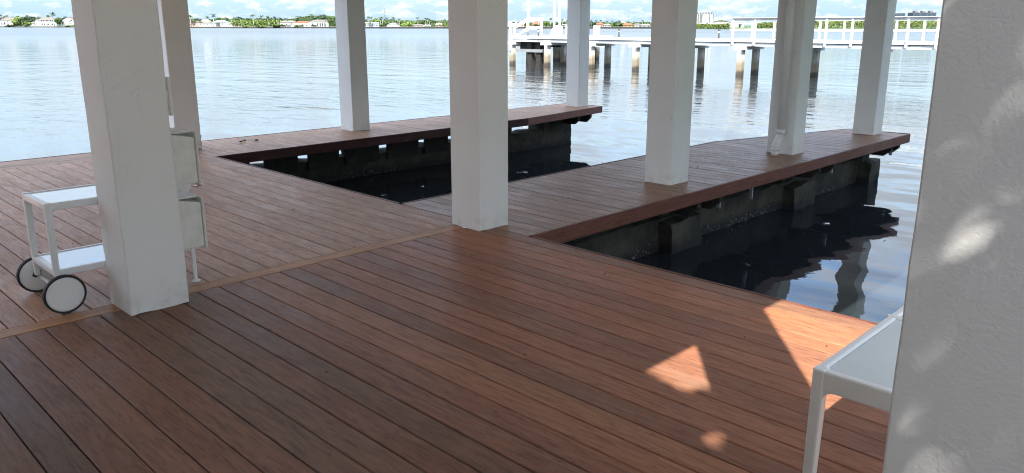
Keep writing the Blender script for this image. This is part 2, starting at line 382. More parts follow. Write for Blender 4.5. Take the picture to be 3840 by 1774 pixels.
# concrete seawalls under the fingers, pile caps and shells
def rough_block(mb, x0, x1, y0, y1, z0, z1, amp=.022, st=.09):
    bm = bmesh.new(); nx, ny, nz = [max(1, int(round((b-a)/st))) for a, b in ((x0, x1), (y0, y1), (z0, z1))]
    idx = {}
    def vert(i, j, k):
        key = (i, j, k)
        if key not in idx:
            p = Vector((x0+(x1-x0)*i/nx, y0+(y1-y0)*j/ny, z0+(z1-z0)*k/nz))
            d = noise.noise_vector(p*2.3)*amp*1.6 + noise.noise_vector(p*7.0)*amp*.7
            idx[key] = len(mb.v); mb.v.append(tuple(p+d))
        return idx[key]
    def face(ax, fix, na, nb):
        for a in range(na):
            for b in range(nb):
                q = [(a, b), (a+1, b), (a+1, b+1), (a, b+1)]
                ids = [vert(*((fix, u, v) if ax == 0 else (u, fix, v) if ax == 1 else (u, v, fix))) for u, v in q]
                mb.f.append(tuple(ids))
    for ax, (na, nb), n in ((0, (ny, nz), nx), (1, (nx, nz), ny), (2, (nx, ny), nz)):
        face(ax, 0, na, nb); face(ax, n, na, nb)
    bm.free()
def seawall(name, x0, x1, y0, y1, label, blocks, shells):
    e = empty(name, (0, 0, 0), 0, label, 'seawall')
    mb = MB(); rough_block(mb, x0, x1, y0, y1, -1.5, -.40); mb.build('wall', M_SEAWALL, e)
    for b in blocks:
        mb = MB(); rough_block(mb, *b, amp=.030, st=.08); mb.build('buttress', M_SEAWALL, e)
    sb = MB()
    for x, z, r in shells:
        yy = y0 - .004
        for b in blocks:
            if b[0]-.02 < x < b[1]+.02: yy = b[2] - .004
        b0 = len(sb.v); sb.v += [(x-r, yy, z), (x, yy-.01, z-r*1.1), (x+r, yy, z), (x, yy-.012, z+r*1.3), (x, yy-r*.9, z)]
        sb.f += [(b0, b0+1, b0+4), (b0+1, b0+2, b0+4), (b0+2, b0+3, b0+4), (b0+3, b0, b0+4)]
    tag(sb.build('barnacles', M_SHELL, e), kind='stuff'); return e
random.seed(11)
def cluster(ranges):
    s = []
    for a, b, n in ranges:
        for _ in range(n):
            c0 = a+(b-a)*random.choice((.15, .4, .55, .62, .85)); s.append((min(b, max(a, random.gauss(c0, (b-a)*.07))), WZ + .01 + abs(random.gauss(0, .045)), random.uniform(.004, .011)))
    return s
seawall('seawall', 4.3, 12.6, 4.58, 5.25, 'dark algae stained concrete seawall under the reddish dock finger, with three square buttresses',
        [(6.88, 7.46, 4.41, 4.60, -1.5, -.42), (9.76, 10.39, 4.41, 4.60, -1.5, -.45), (12.28, 12.70, 4.40, 5.0, -1.5, -.42), (12.3, 12.6, 4.55, 4.95, -.5, -.05), (6.98, 7.3, 4.62, 4.95, -.5, -.05), (9.8, 10.1, 4.62, 4.95, -.5, -.05)],
        cluster([(5.8, 6.8, 40), (7.5, 9.6, 75), (10.4, 12.2, 55)]))
seawall('seawall', 4.3, 12.32, 10.45, 10.85, 'dark concrete seawall under the outer dock finger, with shells along its waterline',
        [(11.5, 12.30, 10.43, 10.9, -.45, -.13), (7.0, 7.35, 10.43, 10.8, -.5, -.05)], cluster([(6.0, 8.0, 60), (8.5, 11.6, 70)]))
# ---------------------------------------------------------------- columns
def column(x0, x1, y0, y1, z1, label, m=None, seed=0, jag=.002, amp=.0010, bev=.006):
    rnd = random.Random(seed); cx, cy = (x0+x1)/2, (y0+y1)/2; hx, hy = (x1-x0)/2, (y1-y0)/2
    ring = []; n = 7
    for sx, sy, dx, dy, L in ((-hx, -hy, 1, 0, hx*2), (hx, -hy, 0, 1, hy*2), (hx, hy, -1, 0, hx*2), (-hx, hy, 0, -1, hy*2)):
        ring.append((sx+dx*bev, sy+dy*bev)); 
        for k in range(1, n): ring.append((sx+dx*L*k/n, sy+dy*L*k/n))
        ring.append((sx+dx*(L-bev), sy+dy*(L-bev)))
    nr = len(ring); nz = 34; mb = MB(); zs = [z1*(k/nz)**1.25 for k in range(nz+1)]
    for k, z in enumerate(zs):
        for i, (x, y) in enumerate(ring):
            p = Vector((x*1.0, y*1.0, z)); d = noise.noise_vector(p*5.0+Vector((seed*3.1, 0, 0)))*amp + noise.noise_vector(p*21.0+Vector((seed, 5, 0)))*amp*.6
            corner = (abs(abs(x)-hx) < bev*1.5 and abs(abs(y)-hy) < bev*1.5)
            if corner: d *= 1.9
            zz = z
            if k == 0: zz = max(0.0005, rnd.uniform(-jag, jag)); 
            mb.v.append((x+d.x, y+d.y, zz))
    for k in range(nz):
        for i in range(nr): mb.f.append((k*nr+i, k*nr+(i+1) % nr, (k+1)*nr+(i+1) % nr, (k+1)*nr+i))
    mb.f.append(tuple(range(nr*nz, nr*nz+nr)))
    o = mb.build('column', m or M_COL, None, 0, (cx, cy, 0.0)); tag(o, label, 'column', 'square white columns carrying the boathouse roof'); return o
ZC = 2.99
column(1.462, 1.800, 4.513, 4.850, ZC, 'near white column with worn lumpy plaster, hiding part of the serving cart', seed=1, jag=.009, amp=.0024, bev=.008)
column(4.168, 4.494, 4.481, 4.828, ZC, 'middle white column standing where the deck meets the reddish dock finger', seed=2, jag=.005)
column(6.842, 7.180, 4.438, 4.766, ZC, 'white column halfway along the reddish dock finger, left of the one with the downspout', seed=3)
column(9.622, 9.940, 4.432, 4.790, ZC, 'white column with a downspout fixed to it', seed=4)
column(12.268, 12.610, 4.405, 4.720, ZC, 'white column at the far end of the reddish dock finger, right of the downspout', seed=5)
column(12.392, 12.700, 10.330, 10.675, ZC, 'pale blue lit white column at the tip of the outer dock finger', seed=6)
column(6.985, 7.305, 10.420, 10.760, ZC, 'white column partway along the outer dock finger, left of the middle column', seed=7)
column(4.175, 4.517, 10.362, 10.700, ZC, 'dark shaded column at the far deck corner, behind the near worn column', seed=8, jag=.01)
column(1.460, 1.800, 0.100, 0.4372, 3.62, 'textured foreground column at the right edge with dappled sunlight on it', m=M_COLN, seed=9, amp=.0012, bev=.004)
MB().prism([(0, .0), (.018, .03), (.006, .10), (.022, .16), (.0, .17)], 0, .012, 'y').build('peeled_flake', M_JOIST, None, 0, (4.508, 10.37, .02))
o = bpy.data.objects['peeled_flake']; o.parent = bpy.data.objects['column.007']; o.matrix_parent_inverse = Matrix.Translation(-Vector(o.parent.location))
# roof / floor above
rf = MB(); rf.box(-1.6, 13.3, .29, 11.25, ZC, ZC+.35); rf.box(-2.3, -1.603, .29, 6.2, ZC, ZC+.35)
tag(rf.build('roof', plain('ceiling_paint', (.88, .865, .82), .7, var=.05)), kind='structure')
hw = MB(); hw.box(-2.5, -2.303, -7.0, 6.2, -.06, ZC+.35)
tag(hw.build('added_shade_wall', plain('shade_wall_paint', (.74, .72, .67), .8)), kind='structure')  # unseen wall added to cut the side light on the near columns
# ---------------------------------------------------------------- serving cart and side tables
def leg(par, x, y, z0, z1, w0, w1, dx, dy, m=M_WHITE):
    """tapered square leg: w1 at the top, w0 at the foot, outer corner at x,y growing inward dx,dy"""
    def q(w): return [(x, y), (x+dx*w, y), (x+dx*w, y+dy*w), (x, y+dy*w)] if dx*dy > 0 else [(x, y), (x, y+dy*w), (x+dx*w, y+dy*w), (x+dx*w, y)]
    return MB().hexa(q(w0), z0, z1, q(w1)).build('leg', m, par, .006)
def rail(par, a, b, y0, y1, z0, z1, name='rail'): return MB().box(a, b, y0, y1, z0, z1).build(name, M_WHITE, par, .007)
def fillet(par, x, y, dx, z, r, t):
    """rounded corner web between leg and rail, in the XZ plane"""
    pts = [(x, z)] + [(x+dx*(r-r*math.sin(a)), z-(r-r*math.cos(a))) for a in [math.pi/2*k/5 for k in range(6)]]
    return MB().prism(pts, y, y+t, 'y').build('corner_web', M_WHITE, par)
cart = empty('serving_cart', (0, 0, 0), 0, 'white two tier serving cart on disc wheels, partly behind the near worn column', 'cart')
X0, X1, Y0, Y1 = 1.192, 2.03, 4.865, 5.315
for zt, hh in ((.645, .042), (.255, .040)):
    rail(cart, X0, X1, Y0, Y0+.03, zt-hh, zt); rail(cart, X0, X1, Y1-.03, Y1, zt-hh, zt)
    rail(cart, X0, X0+.03, Y0+.03, Y1-.03, zt-hh, zt); rail(cart, X1-.03, X1, Y0+.03, Y1-.03, zt-hh, zt)
    MB().box(X0+.032, X1-.032, Y0+.032, Y1-.032, zt-.018, zt-.005).build('shelf_panel', M_GLASSTOP, cart, .002)
    for x, dx in ((X0+.036, 1), (X1-.036, -1)):
        for y in (Y0+.004, Y1-.026): fillet(cart, x, y, dx, zt-hh+.002, .03, .022)
leg(cart, X0-.0015, Y0-.0015, .13, .648, .030, .040, 1, 1); leg(cart, X0-.0015, Y1+.0015, .13, .648, .030, .040, 1, -1)
for y, dy in ((Y0-.002, 1), (Y1+.002, -1)):
    leg(cart, X1-.02, y, .012, .648, .022, .04, -1, dy)
    MB().tube([(X1-.03, y+dy*.011, 0), (X1-.03, y+dy*.011, .006), (X1-.03, y+dy*.011, .016)], [.026, .027, .012], 16).build('foot', M_WHITE, cart)
WR, WX = .114, 1.222
def wheel(y, s):
    t = MB(); ang = [2*math.pi*k/40 for k in range(40)]
    prof = [(WR-.012, -.016), (WR-.003, -.016), (WR, -.010), (WR, .010), (WR-.003, .016), (WR-.012, .016)]
    for a in ang:
        for r, d in prof: t.v.append((r*math.cos(a), d, r*math.sin(a)))
    n = len(prof)
    for i in range(40):
        for k in range(n): t.f.append((i*n+k, i*n+(k+1) % n, ((i+1) % 40)*n+(k+1) % n, ((i+1) % 40)*n+k))
    w = empty('wheel', (WX, y, WR+.0005)); w.parent = cart
    t.build('tyre', M_TYRE, w)
    d = MB()
    for s_ in (-1, 1):
        b = len(d.v); d.v.append((0, s_*.019, 0))
        for r, h in ((.03, .019), (WR-.022, .0175), (WR-.0125, .012)):
            for a in ang: d.v.append((r*math.cos(a), s_*h, r*math.sin(a)))
        d.f += [(b, b+1+i, b+1+(i+1) % 40) for i in range(40)]
        for q in range(2): d.f += [(b+1+q*40+i, b+1+q*40+(i+1) % 40, b+41+q*40+(i+1) % 40, b+41+q*40+i) for i in range(40)]
    d.build('disc', M_WHITE, w)
wheel(4.840, -1); wheel(5.372, 1)
MB().prism([(-.030, -.012), (-.012, -.026), (.010, -.020), (.026, -.022), (.018, .0), (.024, .016), (.004, .012), (-.014, .022), (-.020, .006)], -.0205, -.0195, 'y').build('worn_patch', M_TYRE, bpy.data.objects['wheel.001'], 0, (-.005, 0, .012))
MB().tube([(WX, 4.858, WR), (WX, 5.354, WR)], .011, 12).build('axle', M_WHITE, cart)
MB().tube([(X1, 4.90, .622), (X1+.075, 4.90, .622), (X1+.085, 4.912, .622), (X1+.085, 5.27, .622), (X1+.075, 5.28, .622), (X1, 5.28, .622)], .008, 10).build('handle', M_CHROME, cart)
def side_table(x0, x1, y0, y1, z, label):
    e = empty('side_table', (0, 0, 0), 0, label, 'table')
    for a in ((x0, x1, y0, y0+.026), (x0, x1, y1-.026, y1)): rail(e, *a, z-.06, z)
    rail(e, x0, x0+.026, y0+.026, y1-.026, z-.06, z); rail(e, x1-.026, x1, y0+.026, y1-.026, z-.06, z)
    MB().box(x0+.028, x1-.028, y0+.028, y1-.028, z-.02, z-.006).build('table_top', M_GLASSTOP, e, .002)
    for x, dx in ((x0-.001, 1), (x1+.001, -1)):
        for y, dy in ((y0-.001, 1), (y1+.001, -1)):
            leg(e, x, y, 0.001, z+.001, .026, .036, dx, dy)
    for x in (x0+.002, x1-.022):
        for y, dy in ((y0+.03, 1), (y1-.03, -1)):
            pts = [(y, z-.058)] + [(y+dy*(.035-.035*math.sin(a)), z-.058-(.035-.035*math.cos(a))) for a in [math.pi/2*k/5 for k in range(6)]]
            MB().prism(pts, x, x+.02, 'x').build('corner_web', M_WHITE, e)
    return e
tb = side_table(1.960, 3.074, .225, .792, .722, 'long white glass topped table partly hidden by the foreground column, far end sunlit')
MB().box(2.506, 2.524, .221, .796, .655, .7245).build('joint_band', M_WHITE, tb, .003)
# ---------------------------------------------------------------- boxes on the near column, downspout
def ebox(z0, z1, label):
    e = empty('electrical_box', (1.801, 4.53, z0), 0, label, 'electrical box')
    h = z1-z0
    MB().prism([(0, 0), (.132, 0), (.132, h-.03), (0, h+.0)], .0, .26, 'y').build('body', M_BOX, e, .004)
    MB().box(.134, .148, -.012, .30, -.012, h+.004).build('door', M_BOX, e, .004)
    MB().box(.006, .126, .03, .2, h-.001, h+.012).build('top_ledge', M_BOX, e, .003)
    return e
ebox(.713, 1.012, 'upper of two pale metal electrical boxes on the side of the near worn column')
ebox(.322, .622, 'lower of two pale metal electrical boxes on the side of the near worn column')
jb = empty('switch_box', (1.801, 4.535, 1.118), 0, 'small hinged weatherproof switch box high on the side of the near worn column', 'switch box')
MB().box(0, .010, 0, .12, .004, .214).build('back_plate', M_BOX, jb, .002)
MB().box(.012, .029, -.002, .122, 0, .218).build('lid', M_BOX, jb, .006)
for z in (.048, .150): MB().tube([(.011, -.006, z), (.011, -.006, z+.022)], .0075, 10).build('hinge', M_BOX, jb)
ds = empty('downspout', (9.56, 4.585, 0), 0, 'white round downspout with elbows fixed to a column of the reddish dock finger', 'downspout')
MB().tube([(0, 0, .30), (0, 0, ZC-.01)], .050, 20).build('pipe', M_PVC, ds)
MB().tube([(0, 0, .265), (0, 0, .325)], .057, 20).build('coupling', M_PVC, ds)
MB().tube([(0, 0, .27), (-.015, 0, .225), (-.075, 0, .165), (-.105, 0, .12), (-.112, 0, .07)], .049, 20).build('elbow', M_PVC, ds)
MB().tube([(-.112, 0, .062), (-.112, 0, .10)], .056, 20).build('coupling', M_PVC, ds)
MB().tube([(-.112, 0, .002), (-.112, 0, .07)], .048, 20).build('outlet', M_PVC, ds)
MB().tube([(0, 0, 1.27), (0, 0, 1.30)], .060, 20).build('clamp', M_PVC, ds)
MB().box(.0, .062, -.085, .085, 1.272, 1.298).build('bracket', M_PVC, ds)
# ---------------------------------------------------------------- small litter
random.seed(5)
M_DRY = plain('dry_leaf', (.09, .06, .04), .8, var=.3)
def dryleaf(x, y, s, rz, label):
    mb = MB(); n = 6
    for k in range(n+1):
        t = k/n; w = math.sin(math.pi*min(.98, t+.02))**.8*s*.35; zz = .006+.5*s*(t-.5)**2
        mb.v += [((t-.5)*s, -w, zz+w*.8+.004), ((t-.5)*s, 0, zz), ((t-.5)*s, w, zz+w*.5)]
    for k in range(n): b = k*3; mb.f += [(b, b+1, b+4, b+3), (b+1, b+2, b+5, b+4)]
    o = mb.build('dry_leaf', M_DRY, None, 0, (x, y, .002)); o.rotation_euler = (0, 0, rz); tag(o, label, 'leaf', 'dry leaves on the outer dock')
dryleaf(5.15, 10.50, .085, .4, 'curled dry brown leaf on the outer dock, left of its pair'); dryleaf(5.36, 10.46, .075, 1.9, 'curled dry brown leaf on the outer dock, right of its pair')
dryleaf(5.23, 10.56, .05, 2.6, 'smallest dry brown leaf lying behind the pair on the outer dock')
mb = MB()
for _ in range(46):
    if _ < 26: x, y = random.uniform(7.3, 9.4), random.uniform(4.25, 5.4)
    else: x, y = random.uniform(1.6, 4.2), random.uniform(1.3, 6.5)
    r = random.uniform(.004, .011); b = len(mb.v)
    mb.v += [(x-r, y, .002), (x+r*.8, y-r*.6, .002), (x+r, y+r*.7, .002), (x, y, .002+r*.8)]; mb.f += [(b, b+1, b+3), (b+1, b+2, b+3), (b+2, b, b+3)]
tag(mb.build('seed_litter', M_DRY, None), kind='stuff')
mb = MB()
for _ in range(11):
    x, y = random.choice(((random.uniform(5, 11), random.uniform(6.2, 9.4)), (random.uniform(5.0, 11), random.uniform(2.2, 3.9)))); r = random.uniform(.012, .04); a = random.uniform(0, 6.28)
    p = [(x+r*math.cos(a+k*1.57)*(1 if k % 2 else .5), y+r*math.sin(a+k*1.57)*(1 if k % 2 else .5), WZ+.004+.01*(k == 1)) for k in range(4)]; mb.quad(*p)
tag(mb.build('floating_litter', plain('floating_leaf', (.14, .12, .09), .7, var=.3), None, recalc=False), kind='stuff')
# ---------------------------------------------------------------- neighbour's white pier
PX, PXB = 35.56, 37.1
pier = empty('pier', (0, 0, 0), 0, 'long white painted pier on stained concrete piles, railed at its right end', 'pier')
YA, YB = -6.0, 35.25
MB().box(PX-.05, PXB+.05, YA, YB, .88, .945).build('deck_planking', M_PIERW, pier)
MB().box(PX-.10, PX-.05, YA, YB, .835, .955).build('cap_board', M_PIERW, pier); MB().box(PXB+.05, PXB+.10, YA, YB, .80, .955).build('cap_board', M_PIERW, pier)
MB().box(PX-.02, PX+.03, YA, YB, .645, .785).build('stringer', M_PIERW, pier); MB().box(PXB-.03, PXB+.03, YA, YB, .645, .795).build('stringer', M_PIERW, pier)
pile_me = MB().box(-.145, .145, -.145, .145, -3.0, .66).mesh('pile', M_PILE, .015)
beam_me = MB().box(-.30, PXB-PX+.30, -.05, .05, .47, .64).mesh('pile_beam', M_PIERW, .008)
yp = [35.1, 32.16, 28.77, 25.68, 22.55, 19.43, 16.35, 13.25, 10.1, 7.0, 3.9]
for y in yp:
    link('pile', pile_me, pier, (PX+.02, y, 0)); link('pile', pile_me, pier, (PXB-.02, y, 0))
    link('pile_beam', beam_me, pier, (PX, y+.23, 0)); link('pile_beam', beam_me, pier, (PX, y-.23, 0))
# railing both sides, from the T of the steps landing to the right
post_me = MB().box(-.045, .045, -.045, .045, 0, 1.24).mesh('rail_post', M_PIERW, .006)
RY0 = 19.85
yy = RY0; posts = []
while yy > -5.5: posts.append(yy); yy -= 1.15
for y in posts:
    link('rail_post', post_me, pier, (PX-.155, y, .70)); link('rail_post', post_me, pier, (PXB+.155, y-.05, .70))
for x, s in ((PX-.155, 1), (PXB+.155, -1)):
    MB().box(x-.10, x+.10, posts[-1]-.3, RY0+.2, 1.955, 1.985).build('top_rail', M_PIERW, pier)
    MB().box(x+s*.057, x+s*.085, posts[-1]-.2, RY0+.1, 1.83, 1.953).build('upper_rail', M_PIERW, pier)
    MB().box(x+s*.058, x+s*.098, posts[-1]-.2, RY0+.2, 1.36, 1.455).build('mid_rail', M_PIERW, pier)
# low framing under the T-head
MB().box(PX+.2, PX+.28, 32.3, 35.0, .02, .20).build('beam_and_shade_board', plain('grey_timber', (.22, .23, .24), .8), pier); MB().box(PXB+.3, PXB+.4, 32.0, 36.6, .30, .62).build('beam_and_shade_board', M_JOIST, pier)
MB().box(PX+.5, PX+.56, 32.5, 34.9, .10, .63).build('beam_and_shade_board', M_JOIST, pier)  # dark board added in place of the shade under the platform
for y in (33.0, 33.75): MB().box(PX+.30, PX+.60, y, y+.34, -.9, .62).build('brace_post', M_JOIST, pier)
# white boat landing and steps behind the pier
ld_ = empty('boat_landing', (0, 0, 0), 0, 'low white boat landing behind the left part of the pier', 'landing')
MB().box(39.6, 44.6, 34.2, 39.4, .62, .92).build('platform', M_PIERW, ld_)
MB().box(39.5, 39.6, 30.6, 36.5, .30, .46).build('beam', M_PIERW, ld_); MB().box(39.62, 39.7, 30.6, 36.5, .50, .64).build('beam', M_PIERW, ld_)
for x, y in ((42.1, 39.1), (42.6, 37.2), (39.8, 33.6), (40.2, 36.6)): link('pile', pile_me, ld_, (x, y, 0))
st = empty('boat_steps', (40.3, 38.35, .93), R(-50), 'white boarding steps with sloping handrails on the boat landing', 'steps')
for y in (-.45, .45):
    MB().prism([(-.95, 0), (-.72, 0), (.12, .62), (1.05, .62), (1.05, .44), (.2, .44), (-.62, -.0)], y-.03, y+.03, 'y').build('stringer', M_PIERW, st)
    MB().prism([(-.95, .42), (-.95, .62), (.12, 1.22), (1.15, 1.22), (1.15, 1.04), (.2, 1.04)], y-.03, y+.03, 'y').build('handrail', M_PIERW, st)
    for x, z0, z1 in ((-.88, 0, .6), (.05, .3, 1.1), (1.0, 0, 1.1)): MB().box(x-.05, x+.05, y-.05, y+.05, z0, z1).build('post', M_PIERW, st)
for k in range(4): MB().box(-.7+k*.22, -.46+k*.22, -.42, .42, .10+k*.15, .14+k*.15).build('tread', M_PIERW, st)
MB().box(.12, 1.0, -.42, .42, .58, .62).build('tread', M_PIERW, st)
def pole(x, y, z0, z1, r, label, cone=False):
    e = empty('boat_lift_pole', (x, y, 0), 0, label, 'pole', 'white boat lift poles beside the pier')
    MB().tube([(0, 0, z0), (0, 0, z1)], r, 10).build('shaft', M_PIERW, e)
    if cone: MB().tube([(0, 0, .9), (0, 0, 1.25), (0, 0, 1.42)], [.34, .20, .11], 12).build('base_cone', M_PIERW, e)
    else: MB().tube([(0, 0, z0), (0, 0, z0+.12)], r*1.6, 10).build('collar', M_PIERW, e)
def on_x(px, X):   # ground-plan point on the line of sight of image column px at the plane X (row near the horizon)
    a = (px-1920.0)/F*math.cos(PITCH); c, s = math.cos(YAW), math.sin(YAW)
    # direction = forward*1 + right*a
    dx, dy = c + s*a, s - c*a
    return X, X*dy/dx
pole(*on_x(1981, 40.8), .9, 3.35, .075, 'white boat lift pole rising behind the boarding steps')
pole(*on_x(2078, 40.8), .9, 3.25, .075, 'white boat lift pole with a flared base, middle of the three', True)
pole(*on_x(2098, 41.6), 1.5, 3.38, .085, 'white boat lift pole standing on a weathered pile, right of the three')
def mooring(px, X, z1, w, label):
    x, y = on_x(px, X); mb = MB(); rough_block(mb, x-w/2, x+w/2, y-w/2, y+w/2, -3, z1, .02, .3)
    tag(mb.build('mooring_pile', M_PILE), label, 'pile', 'weathered mooring piles by the pier')
mooring(2086, 41.2, 1.62, .28, 'weathered mooring pile beside the flared base pole'); mooring(2099, 41.6, 1.58, .30, 'weathered mooring pile carrying the right lift pole')
mooring(2238, 45.0, 1.62, .34, 'lone weathered mooring pile behind the pier, right of the pale blue column')
tag(MB().box(-.05, .05, -.05, .05, .1, 1.86).build('gate_post', M_PIERW, None, .01, (PX-.16, 35.12, 0)), 'tall white post at the left end of the pier', 'post', 'single white posts on the pier')
x, y = on_x(2125, 37.2); tag(MB().box(-.05, .05, -.05, .05, .94, 1.62).build('gate_post', M_PIERW, None, .01, (x, y, 0)), 'short white post on the pier beside the pale blue column', 'post', 'single white posts on the pier')
M_LAMPD = plain('lamp_bronze', (.05, .05, .055), .5)
def lamp(px, label):
    x, y = on_x(px, 37.0); e = empty('dock_lamp', (x, y, .95), 0, label, 'lamp', 'low dock lamps on the pier')
    MB().tube([(0, 0, 0), (0, 0, .30)], .045, 8).build('post', M_LAMPD, e); MB().tube([(0, 0, .30), (0, 0, .36)], .06, 8).build('collar', M_PIERW, e)
    MB().tube([(0, 0, .36), (0, 0, .42), (0, 0, .44), (0, 0, .49)], [.045, .07, .07, .02], 8).build('cap', M_LAMPD, e)
lamp(2019, 'low bronze dock lamp just right of the boarding steps'); lamp(2322, 'low bronze dock lamp between the lone mooring pile and the middle finger column'); lamp(2698, 'low bronze dock lamp left of the pier railing')
# ---------------------------------------------------------------- far shore
H0ROW, KF = 95.2, 3114.0
SH = [(-400, 1150), (0, 1040), (280, 960), (700, 753), (1250, 683), (1500, 615), (2400, 600), (2620, 570), (2720, 516), (3600, 500), (4200, 500)]
def shore(px): return lerp(SH, px)
fh, rh = Vector((math.cos(YAW), math.sin(YAW), 0)), Vector((math.sin(YAW), -math.cos(YAW), 0))
def gp(px, dh, z=0.): p = fh*dh + rh*((px-1920)*dh*math.cos(PITCH)/F); p.z = z; return p
def zr(row, dh): return EYE - (row-H0ROW)*dh/KF
def wpx(n, dh): return n*dh*math.cos(PITCH)/F
LZ = .35
# land and its seawall
mb = MB(); pxs = list(range(-400, 2640, 80)); 
for px in pxs:
    d = shore(px); mb.v += [tuple(gp(px, d, WZ-1)), tuple(gp(px, d, LZ)), tuple(gp(px, d+260, LZ+.3)), tuple(gp(px, d+1400, LZ+1))]
for i in range(len(pxs)-1):
    b = i*4
    for k in range(3): mb.f.append((b+k, b+4+k, b+5+k, b+k+1))
tag(mb.build('far_land', M_LAND, recalc=False), kind='structure')
M_WALLC = plain('far_seawall', (.05, .05, .05), .8); M_CAPC = plain('far_seawall_cap', (.30, .29, .26), .7)
sw = empty('far_seawall', (0, 0, 0), 0, 'low concrete seawall with a pale cap along the far shore', 'seawall')
for nm, z0, z1, off, m_ in (('wall', WZ-.5, .34, 1.0, M_WALLC), ('cap', .34, .60, 1.4, M_CAPC)):
    mb = MB()
    for px in pxs:
        d = shore(px)-off; mb.v += [tuple(gp(px, d, z0)), tuple(gp(px, d, z1)), tuple(gp(px, d+2, z1)), tuple(gp(px, d+2, z0))]
    for i in range(len(pxs)-1):
        b = i*4
        for k in range(3): mb.f.append((b+k, b+4+k, b+5+k, b+k+1))
    mb.build(nm, m_, sw, recalc=False)
mb = MB(); pxs = list(range(2600, 4200, 80))
for px in pxs:
    d = shore(px); mb.v += [tuple(gp(px, d+1, WZ-1)), tuple(gp(px, d+1, WZ+.3)), tuple(gp(px, d+900, .4)), tuple(gp(px, d+1500, 1))]
for i in range(len(pxs)-1):
    b = i*4
    for k in range(3): mb.f.append((b+k, b+4+k, b+5+k, b+k+1))
tag(mb.build('mangrove_bank', M_LAND, recalc=False), kind='structure')
# vegetation meshes (shared)
def crown_mesh(seed, m, n=620, lobes=9, leaf=.085, flat=1.0):
    """unit crown: width 1, height 1, standing on z=0"""
    r = random.Random(seed); mb = MB(); L = []
    for _ in range(lobes):
        a = r.uniform(0, 6.283); q = r.uniform(0, .27)
        L.append((math.cos(a)*q, math.sin(a)*q, r.uniform(.26, .74), r.uniform(.15, .29)))
    for _ in range(n):
        x, y, z, q = r.choice(L); d = Vector((r.gauss(0, 1), r.gauss(0, 1), r.gauss(0, 1))).normalized()*q*r.uniform(.72, 1.08)
        p = Vector((x, y, z)) + d; u = (d.normalized()+Vector((r.uniform(-.8, .8), r.uniform(-.8, .8), r.uniform(-.2, .9)))).normalized()
        a = u.orthogonal().normalized(); b = u.cross(a); s = leaf*r.uniform(.5, 1.1); t = r.uniform(0, 6.283)
        a, b = a*math.cos(t)+b*math.sin(t), b*math.cos(t)-a*math.sin(t)
        mb.quad(p-a*s, p-b*s*.7, p+a*s, p+b*s*.7)
    for x, y, z, q in L:      # dark inner mass of each limb's foliage
        b0 = len(mb.v); k = q*.74
        pts = [Vector((x, y, z+k)), Vector((x, y, z-k))] + [Vector((x+k*math.cos(t*1.0472), y+k*math.sin(t*1.0472), z+r.uniform(-.2, .2)*k)) for t in range(6)]
        mb.v += [tuple(p) for p in pts]; mb.f += [(b0, b0+2+t, b0+2+(t+1) % 6) for t in range(6)] + [(b0+1, b0+2+(t+1) % 6, b0+2+t) for t in range(6)]
    return mb.mesh('crown', m)
CROWNS = {k: [crown_mesh(s+o_*13, m) for s in range(3)] for o_, (k, m) in enumerate((('mid', M_LEAF), ('dark', M_LEAFD), ('bright', M_LEAFL), ('mang', M_MANG)))}
TRUNKME = MB().tube([(0, 0, 0), (.01, 0, .25), (.0, .01, .6)], [.05, .035, .02], 6).mesh('trunk', M_BARK)
rt_ = random.Random(3)
def tree(px, w, top, base, off, kind, label, cat='tree', group='trees on the far shore'):
    dh = shore(px)+off; zb = min(LZ, zr(base, dh)); h = zr(top, dh)-zb; ww = wpx(w, dh)
    e = empty('broadleaf_tree', gp(px, dh, zb), rt_.uniform(0, 6.28), label, cat, group)
    c = link('crown', rt_.choice(CROWNS[kind]), e); c.scale = (ww*1.25, ww*1.25, h*1.04)
    t = link('trunk', TRUNKME, e); t.scale = (max(.8, ww*.5), max(.8, ww*.5), h)
    return e
def palm_mesh(seed):
    """unit palm: height 1"""
    r = random.Random(seed); tr = MB(); lean = r.uniform(-.03, .03)
    tr.tube([(0, 0, 0), (lean*.4, 0, .3), (lean, .0, .62), (lean*1.2, 0, .80)], [.022, .019, .016, .011], 7)
    fr = MB(); top = Vector((lean*1.2, 0, .80))
    for k in range(19):
        a = k*2.39996+r.uniform(-.2, .2); el = r.uniform(-.25, 1.25); L = r.uniform(.19, .25); u = Vector((math.cos(a), math.sin(a), 0)); side = Vector((-u.y, u.x, 0))
        p = top.copy(); pts = []
        for s in range(6):
            ang = el - (s/5)**1.2*1.35; pts.append(p.copy()); p = p + (u*math.cos(ang)+Vector((0, 0, math.sin(ang))))*L/5
        for s in range(5):
            w0, w1 = [.034*math.sin(math.pi*min(.97, max(.06, q/5))) for q in (s, s+1)]
            for sg in (-1, 1):
                d0 = side*sg*w0+Vector((0, 0, -w0*.7)); d1 = side*sg*w1+Vector((0, 0, -w1*.7))
                fr.quad(pts[s], pts[s+1], pts[s+1]+d1, pts[s]+d0)
    return tr.mesh('trunk', M_TRUNK), fr.mesh('fronds', M_PALM)
PALMS = [palm_mesh(s) for s in range(4)]
def palm(px, top, label, base=102, off=4, fat=1.22, group='palms on the far shore'):
    dh = shore(px)+off; h = zr(top-2.5, dh)-LZ; me = rt_.choice(PALMS)
    e = empty('palm_tree', gp(px, dh, LZ), rt_.uniform(0, 6.28), label, 'palm', group); e.scale = (h*fat, h*fat, h)
    link('trunk', me[0], e); link('fronds', me[1], e); return e
M_WIN = plain('window_glass', (.03, .045, .06), .35); M_TRIM = plain('window_trim', (.7, .7, .68), .6)
MATS = {}
def wallm(c):
    if c not in MATS: MATS[c] = plain('painted_wall', c, .8, var=.04, scale=.3)
    return MATS[c]
